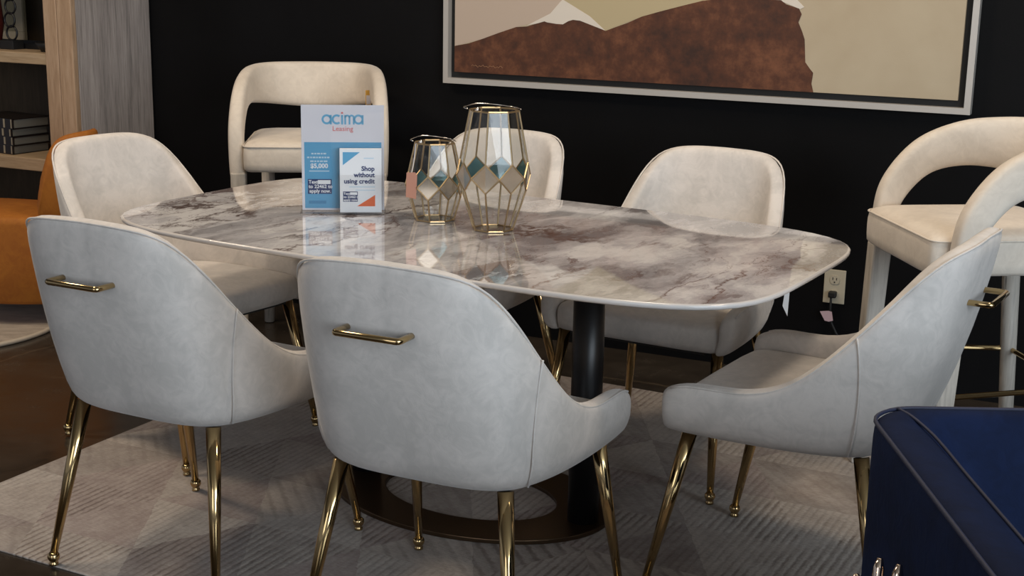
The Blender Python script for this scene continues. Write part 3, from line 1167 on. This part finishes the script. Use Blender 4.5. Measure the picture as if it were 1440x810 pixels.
lr, lz, lw = .0105, .2455, .0052
for cx_ in (-.041, .041):
    ribbon('logo_lettering', [arc(cx_, lz, lr, 20, 340), [(cx_ + lr, lz + lr + .001), (cx_ + lr, lz - lr - .0025)]], lw, LOGO_INK, po, Y - .0002)
ribbon('logo_lettering', [arc(-.0150, lz, lr, 48, 312)], lw, LOGO_INK, po, Y - .0002)
ribbon('logo_lettering', [[(-.0012, lz + lr + .001), (-.0012, lz - lr - .0025)]], lw, LOGO_INK, po, Y - .0002)
ribbon('logo_lettering', [[(.0068, lz + lr + .001), (.0068, lz - lr - .0025)], arc(.0122, lz + .0045, .0056, 180, 0) + [(.0178, lz - lr - .0025)], arc(.0232, lz + .0045, .0056, 180, 0) + [(.0288, lz - lr - .0025)]], lw * .88, LOGO_INK, po, Y - .0002)
text('tagline_lettering', 'Leasing', .0185, RED_INK, po, (.0, Y - .0003, .2155), 'CENTER')
bm = bmesh.new()
panel(bm, [(-.0042, .2625), (-.0012, .2655), (.0018, .2625), (.0014, .2605), (-.0038, .2605)], Y - .0006, Y)
obj('logo_dot', bm, RED_INK, po)
for zc, w_ in ((.156, .040), (.146, .062), (.136, .046)):
    bm = bmesh.new()
    x = -.062 - w_ / 2
    while x < -.062 + w_ / 2 - .003:
        ww = random.uniform(.004, .010)
        box(bm, x, min(x + ww, -.062 + w_ / 2), Y - .0004, Y - .0001, zc - .0019, zc + .0019)
        x += ww + .002
    obj('small_print', bm, PALE_INK, po)
text('amount_lettering', '$5,000', .0165, PAPER_W, po, (-.062, Y - .0003, .1185), 'CENTER', bold=.0005)
obj('small_print', boxbm(-.088, -.036, Y - .0004, Y - .0001, .109, .1115), PALE_INK, po)
nb = obj('navy_box', boxbm(-.092, -.030, Y - .0008, Y - .0002, .050, .089), NAVY_INK, po)
obj('white_blank', boxbm(-.066, -.033, Y - .0012, Y - .0008, .076, .0865), PAPER_W, st)
for bd, zc, al_ in (('Text', .0775, -.090), ('to 22462 to', .0655, -.090), ('apply now.', .0535, -.088)):
    text('lettering', bd, .0128, PAPER_W, st, (al_, Y - .0010, zc), 'LEFT', bold=.0003)
obj('small_print', boxbm(-.090, -.045, Y - .0006, Y - .0002, .024, .032), mat('mid_blue_ink', (.05, .24, .45), .5), st)

lf = thing('leaflet', 'white leaflet with orange corner in the pocket of the acrylic sign', 'leaflet',
           tuple(Vector((sm.x, sm.y, TZ + .0065)) + Matrix.Rotation(srz, 3, 'Z') @ Vector((.046, -.021, 0))), srz)
LW, LH = .054, .166
obj('card', boxbm(-LW, LW, -.0095, .009, 0, LH), PAPER_W, lf)
y = -.0096
bm = bmesh.new()
panel(bm, [(-LW + .008, LH - .008), (-LW + .008, LH - .042), (-LW + .052, LH - .008)], y - .0003, y)
obj('blue_corner', bm, SKY_INK, lf)
bm = bmesh.new()
panel(bm, [(-.010, .016), (.037, .016), (.037, .046)], y - .0003, y)
obj('orange_corner', bm, ORANGE_INK, lf)
for i, bd in enumerate(('Shop', 'without', 'using credit')):
    text('headline_lettering', bd, .0170, NAVY_INK, lf, (.036, y - .0003, .1095 - i * .0165), 'RIGHT', bold=.0005)
for zc in (.066, .0575):
    obj('small_print', boxbm(-.03 if zc > .06 else -.014, .037, y - .0003, y, zc, zc + .0022), PALE_INK, lf)
obj('small_print', boxbm(.008, .034, y - .0003, y, .141, .1435), PALE_INK, lf)
ln = obj('navy_box', boxbm(-LW + .008, -.008, y - .0004, y, .028, .055), NAVY_INK, lf)
obj('white_blank', boxbm(-LW + .026, -.0095, y - .0007, y - .0004, .046, .053), PAPER_W, lf)
for bd, zc in (('Text', .0465), ('to 22462 to', .0380), ('apply now.', .0300)):
    text('lettering', bd, .0085, PAPER_W, lf, (-LW + .0095, y - .0006, zc), 'LEFT', bold=.0002)

# ------------------------------------------------------------------ lanterns


def lantern(name, label, loc, H, rb, rm, rt, dh, phase, zb=.46, ringtilt=0.):
    t = thing(name, label, 'lantern', loc, 0, 'glass table lanterns')
    n = 8
    fr = bmesh.new()

    def P(r, z, k):
        a = phase + 2 * pi * k / n
        return Vector((r * math.sin(a), -r * math.cos(a), z))
    zm = H * zb
    zt, zl = zm + dh, zm - dh
    rtop = rm + (rt - rm) * (dh / (H - zm)) * .9
    rlow = rm + (rb - rm) * (dh / zm) * .9
    bar = .0022

    def seg(a, b, r=bar):
        tube(fr, [a, b], r, 6)
    for k in range(n):
        seg(P(rb, .003, k), P(rb, .003, k + 1))
        seg(P(rt, H, k), P(rt, H, k + 1))
        seg(P(rb, .003, k), P(rlow, zl, k))
        seg(P(rt, H, k), P(rtop, zt, k))
        for h in (-.5, .5):
            seg(P(rlow, zl, k), P(rm, zm, k + h))
            seg(P(rtop, zt, k), P(rm, zm, k + h))
    obj('frame', fr, BRASS_DULL, t)

    def pane(pts, m, nm, thick=.0012):
        c_ = sum(pts, Vector()) / len(pts)
        nr = (pts[1] - pts[0]).cross(pts[2] - pts[0]).normalized()
        if nr.dot(Vector((c_.x, c_.y, 0))) < 0:
            nr = -nr
        bm = bmesh.new()
        pts = [c_ + (p - c_) * .985 for p in pts]
        a = [bm.verts.new(p + nr * thick / 2) for p in pts]
        b = [bm.verts.new(p - nr * thick / 2) for p in pts]
        bm.faces.new(a)
        fb_ = bm.faces.new(b[::-1])
        if len(m) > 1:
            fb_.material_index = 1
        for i in range(len(pts)):
            bm.faces.new((a[i], a[(i + 1) % len(pts)], b[(i + 1) % len(pts)], b[i]))
        obj(nm, bm, m, t)
    for k in range(n):
        pane([P(rtop, zt, k), P(rm, zm, k + .5), P(rlow, zl, k), P(rm, zm, k - .5)], [REFLECTION_PANE, TEAL_PANE], 'diamond_pane')
        pane([P(rt, H, k), P(rt, H, k + 1), P(rtop, zt, k + 1), P(rm, zm, k + .5), P(rtop, zt, k)], [GLASS], 'glass_pane', .0008)
        pane([P(rb, .003, k), P(rb, .003, k + 1), P(rlow, zl, k + 1), P(rm, zm, k + .5), P(rlow, zl, k)], [GLASS], 'glass_pane', .0008)
    bm = bmesh.new()
    prism(bm, [(P(rb, 0, k).x, P(rb, 0, k).y) for k in range(n)], .0015, .004)
    obj('base_plate', bm, GLASS, t)
    # wire handle lying on the rim
    bm = bmesh.new()
    pts = []
    for q in range(29):
        a = pi * q / 28
        pts.append(Vector((-rt * math.cos(a) * 1.02, rt * .85 * math.sin(a) - .002, H + .004 + .006 * math.sin(a))))
    tube(bm, spline([Vector((-rt - .004, -.004, H + .003)), Vector((-rt * 1.22, .02, H + .005)), Vector((-rt * .75, .055, H + .010)), Vector((0, .06, H + .008)), Vector((rt * .8, .04, H + .004)), Vector((rt + .003, .0, H + .003))], 6), .0013, 6)
    tube(bm, [Vector((-rt * .7, -rt * .7, H + .002)), Vector((-rt * .62, -rt * .62, H + .009))], .0045, 8)
    obj('wire_handle', bm, STEEL, t, smooth=True)
    return t


lantern('lantern', 'taller brass and glass lantern with teal and beige diamond panes', (-.0506, 3.42, TZ), .298, .0505, .092, .062, .035, math.radians(-12.6), .465)
lantern('lantern', 'shorter brass and glass lantern with a copper tag, beside the leaflet sign', (-.2033, 3.5394, TZ), .200, .051, .075, .051, .030, math.radians(-10.5), .46)
tgo = thing('gift_tag', 'copper coloured tag hanging on the shorter lantern', 'tag', (-.2585, 3.475, TZ + .098), .25)
bm = bmesh.new()
panel(bm, [(-.014, -.028), (.012, -.034), (.015, .026), (.010, .034), (-.012, .034)], -.001, .001)
obj('card', bm, RUST_TAG, tgo)
bm = bmesh.new()
tube(bm, spline([(0, 0, .030), (.008, .012, .055), (.014, .022, .092), (.016, .024, .1035)], 4), .0008, 5)
obj('string', bm, PAPER, tgo)
